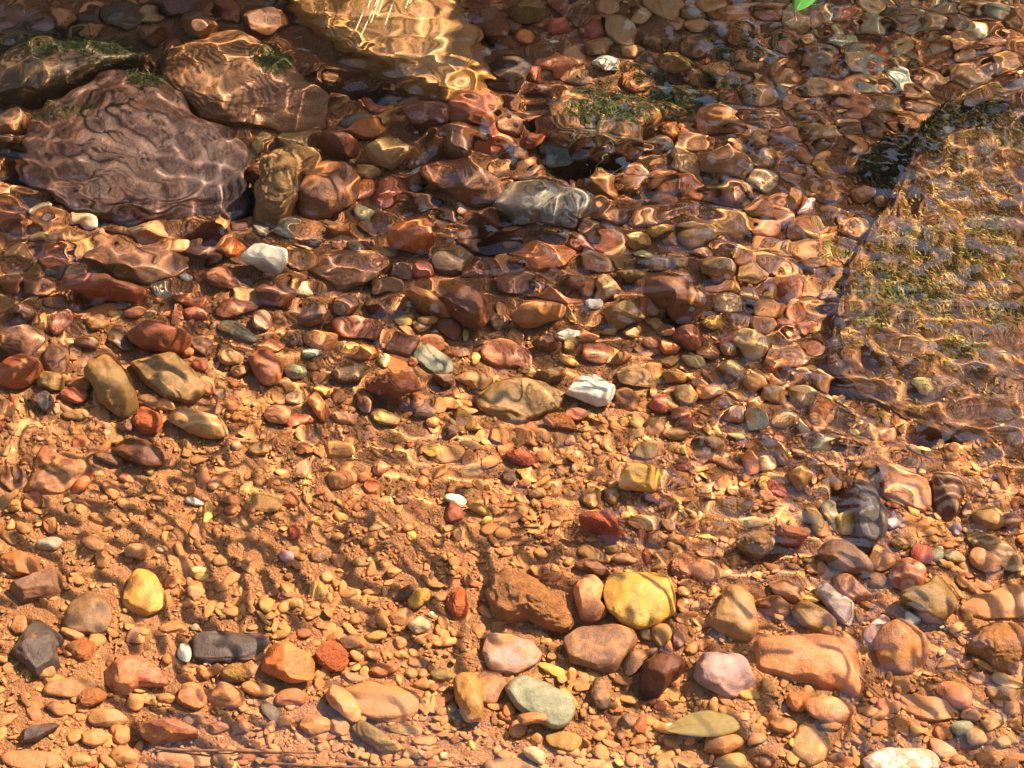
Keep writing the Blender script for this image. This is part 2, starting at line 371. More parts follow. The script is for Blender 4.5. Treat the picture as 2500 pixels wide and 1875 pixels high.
# style letters: r round, f flat, t thick, a angular; material: R rough, B banded, V veined, S speckled; u raised; U raised more; 1 clean, 9 silty
# ellipses: cx cy w h angle colour style
ELL = '''
350 1450 103 118 0 y r5|215 1500 127 105 0 v f4|47 1524 42 57 0 s r|177 1549 75 25 20 s r|198 1586 72 60 0 o R|450 1592 36 46 0 w ru1
421 1532 75 42 0 Y a|478 1532 26 20 0 G r|579 1643 88 54 0 Y Rt|813 1605 94 66 50 o rR1u|172 1678 125 52 -8 l f|225 1701 70 46 -15 o rRu
106 1633 62 52 30 s r|262 1753 92 52 5 t r|468 1701 85 66 20 s r|551 1701 85 72 0 b r9|630 1682 78 40 5 s ru|665 1741 70 36 40 g f1
837 1714 118 56 48 P r1u|932 1714 195 100 5 v f9|912 1798 145 42 38 l fu1|1243 1734 34 42 0 o rU1|1297 1753 76 32 0 s rU
1579 1546 34 36 0 c ru|1614 1548 54 56 0 Y ru|1656 1559 32 42 0 p ru1|1465 1694 80 50 82 d ru|1770 1643 165 105 22 h ru1
1996 1511 130 62 32 l r|1927 1445 110 45 28 v r9|2040 1469 165 52 44 h fB1u|2075 1435 120 55 40 v rSu|2060 1359 165 62 30 b ru1
2140 1416 48 40 0 d r|2216 1400 88 88 20 R rB1u|2251 1354 55 60 0 R r1|2150 1364 66 66 50 s r|2226 1507 44 30 35 w au1|2142 1540 95 45 -55 h f
1947 1712 60 50 0 o ru|2026 1734 125 70 18 P r|2030 1772 55 26 8 Y ru|1913 1769 64 45 10 Y ru1|2158 1726 38 46 0 o ru1|2202 1677 40 42 0 Y r
2265 1728 145 60 15 s f9|2332 1695 92 60 30 P r|2443 1692 110 48 20 g a|2458 1663 90 28 20 t f|2371 1746 52 34 15 p ru1|2348 1777 56 42 -10 G ru1
2298 1787 45 42 0 s r|2422 1761 72 45 -20 t f|2385 1799 52 48 0 t ru|2449 1810 45 34 0 t r|2302 1831 80 40 30 p f|2338 1855 40 30 0 b r
2404 1853 52 32 25 t r|2480 1771 34 28 0 s r|1378 1809 95 45 12 Y fu1|1306 1842 68 34 30 c ru1|1532 1761 44 42 0 v r|1760 1815 100 62 0 s r
1787 1860 80 48 0 t r|1687 1864 60 35 0 l r|1863 1858 56 42 0 m r|1350 1636 75 26 25 y fu1|1198 1679 75 95 0 b f|1078 1647 58 36 5 l ru1
1024 1619 65 22 8 v f|1005 1643 32 26 0 t r|1032 1645 24 28 0 s r|1119 1472 58 82 -10 o rRt1|1024 1458 60 46 -30 y rR1u|996 1447 58 34 -30 d ru1
1026 1526 58 44 -15 c r1u|1053 1498 14 12 0 w rU1|983 1508 64 46 0 v r9|907 1445 52 18 0 o r|1057 1560 30 24 0 p r|978 1568 36 34 0 t r
978 1597 34 20 0 y r|935 1636 76 34 -12 r r|768 1768 100 66 0 t a9|828 1774 50 54 0 t r|712 1704 78 48 -10 o r|701 1848 34 22 0 y r
992 1782 125 26 5 l f|1037 1810 64 28 -5 s r|997 1839 34 28 0 P r|1083 1845 24 22 0 c r|1262 1872 170 44 0 d f|89 1787 140 32 -25 k au1
84 1739 62 34 70 r f|16 1757 60 26 -25 o f|82 1856 160 55 0 m f9|229 1800 66 50 0 s r|297 1796 45 50 0 s r|196 1855 62 32 0 t r|304 1845 76 46 15 s r
589 1774 50 36 0 b r|532 1776 72 34 0 b a|465 1758 55 36 0 b r|408 1704 52 30 0 t r|139 1730 62 34 25 b r|340 1103 128 68 15 m ru1
359 1027 72 66 45 o ruR1|309 1042 36 28 0 m ru|487 1033 158 62 15 t rBu1|32 1169 66 62 0 m f|203 1178 70 28 -45 o ru|187 1012 72 30 -5 Y r
182 963 68 44 8 R ru1|104 979 76 46 50 k au|136 997 20 28 0 c ru1|266 1120 80 26 18 v ru1|366 1149 24 24 0 Y ru|308 1167 46 24 18 P r
454 1191 54 30 0 s ru|471 1223 66 20 20 w aBu1|579 1088 28 20 0 c ru1|632 1095 54 34 0 l ru|334 1346 60 42 0 t ru|397 1341 30 22 0 c a1u
176 1337 52 18 -10 l fu|225 1327 74 30 28 v f|120 1328 66 34 -10 h r|562 1245 34 26 0 o r|613 1243 22 22 0 R r|482 1297 46 46 0 R f9
538 1368 38 32 0 Y r|486 1391 52 16 5 c f|45 1375 100 60 20 o r|20 1312 60 22 38 l f|502 943 46 48 0 P ru1|585 905 44 28 0 Y ru
679 1009 68 56 0 P ru1|731 1025 80 36 -10 R r|777 992 82 44 60 o ru|891 974 42 60 0 b ru1t|844 1020 78 32 8 p r|939 1019 80 40 15 l ru1
1038 1003 64 50 5 v ru|790 952 52 26 15 Y ru|717 971 44 34 0 c r|929 1138 52 46 0 P au|909 1186 56 46 0 o a|833 1169 72 50 0 b r9
828 1098 80 42 0 Y r|1000 1087 24 20 0 R ru|1087 1107 90 44 0 Y f9|1098 1050 42 36 0 d ru|1273 1118 84 42 15 R ruR1|1032 1177 34 34 0 o r
1113 1220 54 28 20 w ru1|1105 1252 60 46 50 R au1|1170 1241 70 24 28 y ru1|1190 1269 38 18 -30 y ru|720 1301 38 40 0 R r1|897 1319 32 22 0 y ru
880 1372 48 24 0 l fu|742 1180 30 14 0 y r|981 1221 38 22 0 v r|701 1356 40 36 0 h r|780 1358 46 34 0 v r|1531 976 60 58 0 b r
1407 1009 62 38 0 P ru1|1368 1030 88 44 20 o auR|1611 986 50 44 0 R ru1|1675 961 54 44 0 t ru|1735 955 66 48 0 P ru1|1665 1010 56 46 0 R ru
1676 1035 42 34 0 R r|1575 1101 62 40 0 l r|1643 1055 84 34 10 l ru|1594 1216 42 30 0 o ru1|1313 1203 46 32 0 l ru|1243 1163 36 34 0 v ru1
1444 1215 52 46 50 l ru|1492 1208 50 40 50 l r|1577 1277 90 46 0 b f|1633 1280 38 32 50 t ru|1603 1318 56 40 0 b r|1652 1315 46 26 0 s ru
1836 1273 78 28 0 l f|1580 1358 30 50 0 R au1|1448 1354 100 30 22 l f|1443 1384 98 32 25 b ru|1528 1366 70 28 0 b r|1667 1384 62 66 -50 P rR
1720 1393 78 50 25 l r9|1832 1132 40 58 0 o ru|1872 1131 50 52 0 t ru|1766 1128 100 24 22 P r|1847 1023 60 50 0 G ru|1955 1162 64 64 0 Y at1u
1899 1195 56 24 22 R fu1|2066 1273 46 62 0 y rU1|2196 1221 72 22 28 c fu1|1935 1302 88 70 15 o atRu|1990 1266 82 40 60 l ru|2032 1259 78 36 70 G ru
2181 1270 36 36 0 h ru1|2202 1326 52 32 0 l ru|2414 1264 80 62 0 t r|2463 1266 80 40 10 m rBu|2432 1345 175 52 35 l fBu1|2406 1370 90 45 28 P ru
2289 1352 36 40 0 G ru1|2331 1358 56 28 20 c ru|2313 1332 44 18 0 o r|2336 1290 28 36 0 h ru1|2361 1245 54 28 -60 g ru|2251 1145 22 34 0 c ru1
2011 1083 72 20 -12 c au1|1903 1071 36 24 0 P r|1906 1113 64 32 35 v r|1957 1046 55 26 60 t r|1919 1019 66 46 0 t r|2170 1065 40 44 0 o r
2235 1096 36 42 0 c r|2325 1115 44 28 0 t r|150 785 90 36 -50 R ruB|45 902 110 92 0 r t|140 875 62 84 0 v r|455 858 38 26 0 o ru|487 890 36 32 0 R ru
454 681 40 34 -60 w au1|395 712 52 34 0 g f|465 728 84 44 15 r ru|476 765 66 34 10 R r|580 808 115 38 25 g f|640 783 48 46 0 p ru1
45 613 60 40 0 P r|146 662 46 46 0 k r1|102 500 76 50 20 c a|200 533 66 28 8 c ru1|258 567 26 44 0 P r|30 530 80 60 0 r r|575 750 110 50 -5 r r
548 682 120 62 20 b r|742 710 52 46 -30 c au1|1095 636 110 70 0 v r|993 779 40 42 0 y au1|1032 792 54 30 5 Y ru|1045 778 48 20 12 Y rU
843 743 70 50 -15 b ru|848 655 190 90 5 b f|782 825 90 60 0 P a|760 862 60 26 -12 G fu1|719 905 60 34 20 G ru|940 880 38 28 -35 c ru
1005 882 40 46 0 o au|891 862 74 50 0 o a|1163 876 44 22 -60 y au1|1157 925 100 44 10 l r|1240 865 130 60 5 r f|1070 820 24 22 0 w ru1
1136 816 18 24 0 y ru1|1350 725 150 30 8 r r|1450 736 62 48 -15 w aV1u|1598 750 40 42 0 P rU1|1600 790 52 26 30 Y fu|1387 817 60 30 -12 w ru1
1392 842 54 34 -20 l r|1588 838 38 22 20 P ru1|1542 811 40 26 0 s ru|1388 881 60 26 25 y ru|1580 858 80 20 0 v f|1553 585 82 44 -12 Y au
1610 560 66 40 0 y ru|1323 620 180 66 8 o f|1475 637 120 50 5 b f|1571 626 46 30 -20 c ru1|1500 527 115 34 -12 d rt|1750 697 84 32 0 P r
1800 616 34 28 0 y ru|1743 789 60 38 0 y r|1971 502 60 20 -58 w au1|2154 578 70 54 0 t r|2250 545 46 32 0 y r|2254 937 48 40 0 c rU
1961 798 44 36 0 P r|2276 844 24 28 0 c rU|1240 178 100 80 0 q r|30 290 90 50 0 s r|905 315 130 46 5 o au|1040 280 130 66 -10 m ru
1205 330 75 95 0 o a|950 470 75 66 0 r a|1040 500 120 44 15 b a|893 518 54 38 30 c au1|890 465 55 40 0 o r|1350 105 32 12 0 w ru1
1640 270 76 44 0 l r|1775 387 140 90 20 t at|1775 465 115 55 0 q t|1547 452 52 38 0 b r|1612 430 80 60 0 o r|1685 455 66 56 0 o r
1600 348 80 40 0 g r|1570 300 50 42 0 o r|1640 313 55 38 0 o r|1362 375 66 58 -30 G r|2195 185 56 70 0 w au1|2135 202 56 22 30 c fu
2385 73 60 30 0 c ru|2425 105 80 38 -20 p r|2470 100 60 60 0 m R|2290 385 72 44 20 P r|2200 390 46 30 0 P r|2012 398 46 26 0 y r|1970 275 50 28 0 t r
1660 640 56 40 10 t r|1720 610 60 34 20 p r|1620 480 70 44 10 r r|1420 590 66 40 10 b r|1470 590 60 36 20 o r|1730 860 60 36 10 s r
1690 880 54 30 5 t r|1790 900 60 44 15 t r|1840 930 60 44 30 s r|1890 960 70 40 25 t r|1960 960 70 46 25 t r|1800 1010 50 50 0 p r
1740 1080 70 34 15 t r|2090 560 60 50 0 P r|1870 560 60 44 0 P r|1960 560 70 50 10 s r|1890 650 60 50 0 v r|1990 640 70 50 0 b r
1930 710 66 46 0 r r|1830 720 70 48 10 P r|1860 790 64 40 20 s r|2020 720 66 44 0 h r|1140 590 70 44 10 b r|1030 660 60 44 20 r r
760 590 66 36 -10 k r|700 560 60 40 0 g r|830 560 70 40 0 o r|870 610 60 36 20 g r|640 560 50 40 0 g r|1250 560 60 40 0 s r
330 760 60 40 -20 s r|90 700 80 50 10 b r|50 760 70 50 0 v r|30 690 70 40 10 r r|240 790 60 34 0 s r|110 580 70 40 10 t r
160 580 50 34 0 r r|360 560 90 44 10 t r|440 600 60 34 10 P r|300 560 56 34 10 b r|40 450 80 50 0 b r|70 400 60 40 0 o r
700 260 60 50 0 s r|820 250 70 46 20 b r|870 290 54 36 0 g r|760 235 50 34 0 g r|920 260 60 40 10 r r|1250 250 50 36 0 b r
1300 290 60 40 0 m r|1250 300 50 40 0 b r|1260 380 60 44 10 b r|1310 420 56 40 0 o r|1270 440 60 36 0 b r|1400 140 60 44 0 P r
1420 190 60 30 10 p r|1300 170 56 50 0 R r|1350 150 90 50 10 P r|1280 90 60 36 0 o r|1250 60 56 40 0 b r|1360 60 60 40 0 R r
1450 70 64 44 10 r r|1540 120 60 36 10 t r|1600 100 70 40 10 q r|1700 110 80 50 10 q r|1750 170 80 46 15 l r|1830 150 80 44 20 t r
1850 220 80 50 20 t r|1780 230 60 40 20 o r|1920 180 70 40 20 s r|2000 140 70 46 10 g r|1990 210 66 40 20 t r|2060 100 76 50 0 G r
2130 60 70 46 0 G r|2200 30 80 50 0 g r|2280 60 70 46 0 G r|2210 110 60 40 0 t r|2300 20 80 40 0 g r|2440 20 80 40 0 G r
1630 1774 42 18 -10 w fu1|1880 20 70 44 10 o r|2000 50 70 44 0 t r|2070 30 60 44 0 s r|1920 100 60 40 0 P r|2090 260 66 44 20 s r|2010 330 80 50 20 t r
1920 330 80 44 20 p r|1860 300 60 40 10 g r|2140 320 60 44 10 b r|2100 400 60 44 0 t r|1930 430 70 40 20 b r|1860 440 70 50 20 g r
2030 470 60 50 0 s r|2110 470 60 40 0 t r|2200 470 70 50 0 r r|2300 460 80 40 10 P r|2370 420 60 40 0 s r|2440 440 60 44 0 t r
'''
# outlines in pixels: colour style label | x,y ...
POLY = '''
v a3|flat angular brown slab with a pointed upper corner near the left edge|12,1432 66,1413 126,1381 171,1391 152,1454 19,1477
k a3|large dark angular stone stained orange at the lower left|88,1505 139,1527 158,1559 136,1584 146,1628 95,1660 24,1590
k f2|dark grey slab with a chiselled point on its right|468,1552 532,1540 620,1543 664,1559 620,1612 532,1628 474,1622
o au1|large smooth orange triangular stone with rounded corners|654,1578 707,1565 774,1612 764,1663 707,1669 625,1628
R rS5|flat pinkish red stone with speckled crumbly face|247,1628 278,1597 342,1597 395,1635 421,1682 342,1679 297,1704 253,1666
r at|rust brown block with a dark shaded hollow at its left end|335,1768 367,1745 421,1742 481,1783 487,1802 373,1821 342,1796
r f8|rectangular flat brown slab cut off by the bottom edge|376,1843 392,1834 525,1837 519,1872 376,1872
G fu1|large flat grey green disc with orange stains|1225,1644 1251,1641 1336,1666 1403,1707 1406,1739 1387,1774 1352,1784 1304,1758 1260,1723 1228,1676
s RtU2|rough pitted rust brown rock with two lobes casting a long shadow|1188,1440 1200,1400 1235,1378 1262,1392 1310,1415 1360,1460 1405,1510 1402,1540 1388,1552 1320,1530 1290,1508 1240,1520 1200,1495
y rU4|largest bright yellow rounded cobble|1475,1410 1504,1388 1535,1382 1570,1385 1599,1382 1633,1394 1649,1426 1656,1457 1643,1492 1605,1521 1561,1537 1516,1521 1478,1489 1469,1445
P ru1|salmon pink stone pressed against the left side of the yellow cobble|1402,1423 1434,1402 1472,1407 1466,1470 1494,1515 1453,1524 1415,1521 1396,1464
v fu5|broad flat dark brown stone below the yellow cobble|1371,1559 1415,1530 1494,1518 1545,1537 1561,1565 1516,1613 1504,1647 1453,1635 1393,1619
m atU1|upright dark red brown shard with a deep shadow on its left|1567,1616 1621,1590 1690,1575 1694,1600 1659,1647 1611,1704 1583,1727 1564,1714
v f5|flat mauve brown stone behind the upright shard|1513,1619 1535,1590 1624,1581 1573,1613 1564,1635 1529,1657
P tu1|large long peach slab beside the pale mauve cobble|1838,1552 1863,1527 1926,1530 1996,1552 2053,1556 2104,1578 2132,1603 2140,1635 2138,1666 2129,1707 2094,1717 2053,1694 2002,1691 1977,1679 1850,1666 1835,1597
t tu|yellowish tan cobble leaning on the end of the peach slab|1763,1454 1770,1426 1795,1426 1833,1457 1849,1502 1852,1540 1836,1571 1801,1565 1722,1521 1738,1486
s tU1|big round tan cobble in the lower right|2133,1570 2160,1522 2200,1502 2235,1512 2265,1555 2270,1605 2250,1645 2205,1652 2160,1635 2138,1610
b a|angular brown stone with a flat face right of the yellow cobble|1841,1445 1904,1457 1933,1486 1926,1505 1873,1502 1850,1483
l ru1|wide olive stone with a pale left tip below the red banded cobble|2192,1448 2249,1432 2287,1397 2319,1423 2341,1457 2338,1486 2306,1521 2268,1521 2237,1489 2196,1470
s Rt9|large crumbly orange mass of stone at the right edge|2354,1590 2395,1527 2433,1511 2510,1510 2510,1665 2433,1660 2417,1625
P f8|broad smooth peach stone at the right edge above the crumbly mass|2348,1477 2386,1454 2465,1429 2510,1430 2510,1508 2401,1514 2344,1492
t f1|flat tan kite shaped stone near the bottom right|1930,1831 1949,1768 1965,1761 2037,1815 2009,1856 1977,1872 1939,1853
w rSU1|white stone mottled with peach cut off by the bottom edge|2104,1850 2126,1828 2170,1820 2230,1822 2275,1832 2294,1856 2290,1890 2180,1900 2110,1890
h f6|broad flat pinkish slab below the pitted rock|1178,1590 1192,1545 1240,1545 1300,1565 1327,1590 1310,1625 1260,1650 1200,1640
Y tu1|upright rectangular tan block left of the grey green disc|1106,1654 1125,1641 1170,1644 1185,1698 1185,1758 1138,1768 1122,1739 1109,1698
b f6|large rounded brown slab half buried near the left edge|44,1204 70,1178 126,1134 165,1099 209,1115 228,1147 190,1178 152,1204 95,1210
w au1|large white angular stone in the middle of the stream|1379,957 1402,935 1428,909 1459,916 1485,932 1510,944 1507,973 1491,989 1459,992 1421,979 1390,966
r RtU|reddish brown ledge stone overhanging a dark gap|891,945 910,905 960,905 1010,915 1035,945 1010,962 975,975 935,962
l f5|broad olive brown plate of rock with a dark left edge|1150,935 1230,925 1330,930 1390,960 1360,1000 1290,1020 1200,1035 1165,1000
y atU1|vivid yellow block shaped stone under the ripples|1529,1122 1580,1118 1608,1141 1618,1156 1599,1197 1580,1204 1545,1188 1507,1185 1526,1147
R RtU1|rough red rock with a black shadow on its left|1406,1261 1434,1248 1478,1242 1504,1264 1516,1286 1529,1295 1516,1321 1491,1318 1478,1295 1434,1283
t RtU|rough tan rock standing over a dark shadow right of centre|1795,1315 1830,1289 1896,1283 1893,1308 1874,1343 1858,1365 1814,1343
k tV1u|long dark rock crossed by white veins|2075,1175 2104,1163 2129,1185 2164,1242 2173,1299 2148,1330 2116,1343 2091,1321 2085,1273 2072,1216
P f5|smooth pinkish slab right of the long veined rock|2135,1134 2196,1115 2227,1147 2275,1185 2275,1235 2253,1254 2164,1207 2142,1169
m tB1|large maroon stone with swirling pale bands|2278,1153 2319,1144 2360,1201 2338,1248 2319,1280 2294,1267 2278,1216
w atU1|white quartz lump with sharp ridges left of centre|581,627 600,600 660,592 700,610 708,625 690,650 678,672 665,660 640,650 610,643
r tU|brown wedge rock over a long black shadow on the left|142,668 165,655 260,655 300,690 350,705 382,738 330,728 270,712 215,716 165,695
r tu1|smooth reddish brown egg shaped stone on the left|303,798 326,776 364,766 411,785 468,814 474,830 443,852 395,858 342,842
l t5|large smooth yellow brown stone at the left|182,875 240,840 275,850 320,920 345,1000 300,1020 250,985 215,930
l f5|big flat grey olive slab beside the yellow brown stone|300,855 370,855 430,865 470,900 510,950 470,985 400,970 340,930
b f|broad brown slab with a wavy lower edge below the maroon boulder|190,610 260,590 340,600 440,600 470,640 430,680 370,700 300,680 230,650
o atU1|bright orange angular stone in the upper middle|950,540 1000,530 1070,545 1090,550 1075,580 1040,595 1010,612 975,605 950,580
m atU1|dark maroon wedge shaped rock near the centre|1065,685 1110,690 1160,705 1205,720 1200,760 1180,795 1130,785 1100,755 1075,715
s t|long sandy orange stone lying against the maroon wedge|960,690 1010,690 1060,730 1100,770 1110,790 1070,775 1025,745 990,715
G f1|pale grey flat stone with a notched right side|1000,855 1050,845 1100,880 1108,905 1070,920 1040,905
s tu|sandy orange block with a ragged underside right of the wedge|1245,775 1280,735 1330,730 1385,745 1375,770 1320,790 1265,800
b tU|rounded brown boulder with a dark gap beneath right of centre|1558,700 1600,675 1660,675 1700,700 1725,745 1700,780 1650,780 1640,740 1590,715
Y f|broad yellow green slab under bright ripples|1640,560 1700,520 1780,515 1850,530 1880,550 1800,575 1750,590 1690,585
g tV1u|large blue grey stone netted with white veins|1205,500 1240,460 1320,445 1400,455 1460,475 1450,520 1400,550 1330,545 1260,540
Y TU3|huge ochre boulder sloping down from the top edge|675,-60 700,10 760,60 830,115 870,140 960,170 1010,220 1100,240 1180,262 1210,245 1220,215 1200,160 1170,120 1190,90 1130,40 1080,-60
x TU3|large olive tan boulder between the ochre and maroon boulders|395,205 375,100 470,70 570,80 655,130 720,180 780,235 830,300 790,315 740,320 700,330 640,318 560,312 490,300 430,250
n TU3|largest dark maroon boulder in the upper left|45,360 110,250 190,215 260,180 340,180 430,195 460,280 530,310 590,345 605,430 598,525 530,560 440,562 330,545 200,530 115,480 60,420
q T6|low mossy brown boulder near the top left corner|-30,150 60,110 200,90 340,110 360,150 250,190 150,230 60,250 -30,240
t RTU1|crusty pale ochre rock with a knobbly top|625,420 660,370 720,355 770,360 785,385 760,405 730,440 720,490 680,530 630,520 620,470
b t|rounded brown rock right of the crusty ochre rock|740,430 800,385 860,410 880,450 860,500 800,525 740,530 710,510
m tu1|smooth maroon stone with a pointed left end below the olive boulder|765,330 800,310 860,330 885,370 880,390 830,385 795,360
t tu1|tan flat topped stone right of the smooth maroon stone|890,365 960,335 1040,350 1010,385 950,415 900,400
b tu|rounded brown stone below the tip of the ochre boulder|1060,330 1110,300 1160,285 1155,340 1160,370 1130,395 1090,370
b t|wide brown rock left of the blue grey veined stone|1000,390 1080,380 1160,400 1220,430 1240,480 1180,500 1110,490 1040,460
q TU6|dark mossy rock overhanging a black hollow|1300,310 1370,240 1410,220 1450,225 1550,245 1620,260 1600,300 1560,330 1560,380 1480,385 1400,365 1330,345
w au1|square white chip of quartz near the top|1450,155 1480,130 1515,130 1510,170 1480,172
x TRU3|huge olive brown submerged boulder tufted with green algae along the right edge|2010,880 2035,800 2045,730 2080,640 2120,560 2170,480 2215,400 2250,320 2310,240 2400,190 2520,160 2660,200 2700,900 2670,1190 2540,1180 2440,1110 2340,1060 2230,1020 2120,975 2060,930
'''
VIEWU = CP / SP

def smooth_ring(R, n):
    for _ in range(n):
        R = 0.5 * R + 0.25 * (np.roll(R, 1) + np.roll(R, -1))
    return R

TOPS = []
def make_stone(name, ox, oy, style, col, seed, mat=None, extra=0.0):
    """ox, oy: outline in pixels; the outline becomes the widest section of a solid stone resting on the bed"""
    r = np.random.default_rng(seed)
    flat, thick, huge, ang = 'f' in style, 't' in style, 'T' in style, 'a' in style
    cx, cy_ = (ox.min() + ox.max()) / 2, (oy.min() + oy.max()) / 2
    zb = -0.06
    for _ in range(3):
        x, y = at(cx, cy_, zb); zb = float(bed_z(x, y))
    wx, wy = at(ox, oy, zb)
    size = min(np.ptp(wx), np.ptp(wy))
    c = size * (0.18 if flat else 0.47 if thick else 0.46 if huge else 0.31)
    c = min(c, 0.062 if huge else 0.034 if thick else 0.02)
    if huge:
        xh, yh = at(cx, cy_, zb)
        lim_ = -(0.005 + 0.038 * ('R' not in style) + 0.028 * float(sstep(0.1, 0.8, (float(yh) - 1.36) / 1.24)))
        zq = min(float(bed_z(*at(px_, py_, zb))) for px_, py_ in ((cx, cy_), (cx - np.ptp(ox) * .3, cy_ + np.ptp(oy) * .25)))
        if 'R' in style:
            zq = max(float(bed_z(*at(px_, py_, zb))) for px_, py_ in zip(ox, oy) if px_ < 2520)
        c = min(c, max(0.02, (lim_ - max(zb, zq)) * 0.60))
    up = (0.55 + 0.2 * float(cy_ < 1000)) * c + (0.5 * c if 'u' in style else 0) + (0.85 * c if 'U' in style else 0)
    if 'U' in style and not huge and seed >= 1500:
        x, y = at(cx, cy_, zb + 0.02)
        for top in TOPS:
            dd = (top[:, 0] - x) ** 2 + (top[:, 1] - y) ** 2
            if dd.min() < 0.006 ** 2: up = max(up, top[dd < 0.006 ** 2, 2].max() - zb + 0.45 * c)
    zc = min(zb + up, -0.006 - c * 0.9)
    if huge: zc = lim_ - c
    wx, wy = at(ox, oy, zc)
    x0, y0 = (wx.min() + wx.max()) / 2, (wy.min() + wy.max()) / 2
    hy = np.ptp(wy) / 2
    f = math.sqrt(max(0.45, 1 - (c * 0.75 * VIEWU / hy) ** 2))
    lx, ly = wx - x0, (wy - y0) * f
    # radial outline
    N = 96
    th = np.linspace(-math.pi, math.pi, N, endpoint=False)
    R = np.zeros(N)
    n = len(lx)
    for i in range(n):
        ax, ay, bx, by = lx[i], ly[i], lx[(i + 1) % n], ly[(i + 1) % n]
        dx, dy = np.cos(th), np.sin(th)
        ex, ey = bx - ax, by - ay
        den = dx * ey - dy * ex
        den = np.where(abs(den) < 1e-12, 1e-12, den)
        t = (ax * ey - ay * ex) / den
        u = (ax * dy - ay * dx) / den
        ok = (t > 0) & (u >= -1e-6) & (u <= 1 + 1e-6)
        R = np.where(ok, np.maximum(R, t), R)
    R = smooth_ring(np.where(R > 0, R, R[R > 0].mean()), 1 if ang else 3)
    sub = 6 if huge else 5 if (size > 0.035 or 'R' in style) else 4 if size > 0.016 else 3
    v, fa = ICO[sub]
    rho = np.hypot(v[:, 0], v[:, 1]); a = np.arctan2(v[:, 1], v[:, 0])
    Ra = np.interp(a, np.append(th, math.pi), np.append(R, R[0]))
    e = 0.6 if huge else 0.72 if flat else 0.82 if ang else 0.88
    prof = np.power(rho, e)
    zz = np.sign(v[:, 2]) * np.power(abs(v[:, 2]), 0.5 if huge else 0.75 if (flat or ang) else 0.95) * c
    P = np.stack([prof * Ra * np.cos(a), prof * Ra * np.sin(a), zz], -1)
    if huge and 'R' in style: P[:, 2] = np.where(P[:, 2] < 0, P[:, 2] * 2.6, P[:, 2])
    # facets: planes that shave the solid
    k = 9 if ang else 14 if huge else 7 if not flat else 6
    S = np.array([np.ptp(P[:, 0]) / 2, np.ptp(P[:, 1]) / 2, c])
    for _ in range(k):
        d = r.normal(size=3); d[2] = abs(d[2]) * (1.1 if flat else 0.8) + 0.15; d /= np.linalg.norm(d)
        q = P / S
        s_ = q @ d
        lim = r.uniform(0.9, 1.05) if huge else r.uniform(0.66, 0.9) if ang else r.uniform(0.72, 0.93)
        over = np.clip(s_ - lim, 0, None)
        P = P - (over * (0.93 if ang else 0.75))[:, None] * d * S
    # lumps, then grain
    m = float(S.mean())
    nv = v * 1.0
    def w3(num, lo, hi, power):
        out = np.zeros((len(v)))
        kk = r.uniform(lo, hi, num); dirs = r.normal(size=(num, 3)); dirs /= np.linalg.norm(dirs, axis=1)[:, None]
        ph = r.uniform(0, 6.28, num)
        for i in range(num): out += np.sin((nv @ dirs[i]) * kk[i] + ph[i]) * (lo / kk[i]) ** power
        return out / math.sqrt(num / 2)
    lump = w3(8, 2, 5, 0.6) * (0.018 if huge else 0.045) + w3(14, 6, 16, 0.8) * (0.016 if not huge else 0.010)
    if 'R' in style: lump = lump + (np.abs(w3(16, 8, 22, 0.6)) - 0.6) * 0.045 + w3(24, 25, 60, 0.5) * 0.012
    if huge: lump = lump + w3(24, 20, 50, 0.6) * 0.008
    nrm = P / S ** 2
    nrm /= np.linalg.norm(nrm, axis=1)[:, None] + 1e-9
    P = P + nrm * (lump * m)[:, None]
    # a little tilt
    tl = 0.0 if huge else r.normal(0, 0.07 if flat else 0.10)
    ct, st = math.cos(tl), math.sin(tl)
    P = np.stack([P[:, 0] * ct + P[:, 2] * st, P[:, 1], -P[:, 0] * st + P[:, 2] * ct], -1)
    base = -P[:, 2].min()
    P[:, 2] += base
    kind = 'rough' if 'R' in style else 'banded' if 'B' in style else 'veined' if 'V' in style else 'speckled' if 'S' in style else 'smooth'
    o = mesh_obj(name, P, fa, mat or MAT[kind])
    lim = -(0.005 + 0.038 * (huge and 'R' not in style) + 0.028 * float(sstep(0.1, 0.8, (y0 - 1.36) / 1.24)))
    o.location = (x0, y0, min(zc - base + extra, lim - P[:, 2].max()))
    if size > 0.02: TOPS.append(P[P[:, 2] > P[:, 2].max() * 0.5] + np.array(o.location))
    silt = 0.55
    for ch in style:
        if ch.isdigit(): silt = int(ch) / 10
    if 'u' in style or 'U' in style: silt = min(silt, 0.5)
    if cx > 1450 and cy_ < 620 and sum(col) < 560: silt = 0.85
    dk = 1 - 0.16 * (1 - zone(cx, cy_)) * (sum(col) < 580)  # stone colours darkened there in place of light absorbed by the water
    silt *= 1 - 0.35 * float(1 - sstep(600, 1100, cy_))
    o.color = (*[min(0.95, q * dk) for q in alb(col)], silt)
    return o, c

def ell_outline(cx, cy_, w, h, ang, seed, angular):
    r = np.random.default_rng(seed)
    t = np.linspace(0, 2 * math.pi, 40, endpoint=False)
    p = 2.6 if angular else 2.15
    rr = (abs(np.cos(t)) ** p + abs(np.sin(t)) ** p) ** (-1 / p)
    rr = rr * (1 + 0.05 * np.sin(2 * t + r.uniform(0, 6)) + 0.06 * np.sin(3 * t + r.uniform(0, 6)) + 0.03 * np.sin(5 * t + r.uniform(0, 6)))
    if angular:
        for _ in range(5):
            a = r.uniform(0, 6.28); d = r.uniform(0.72, 0.88)
            rr = np.minimum(rr, np.where(np.cos(t - a) > 0.05, d / np.maximum(np.cos(t - a), 0.05), 9))
    x, y = rr * np.cos(t) * w / 2, rr * np.sin(t) * h / 2
    b = math.radians(ang)
    return cx + x * math.cos(b) - y * math.sin(b), cy_ + x * math.sin(b) + y * math.cos(b)

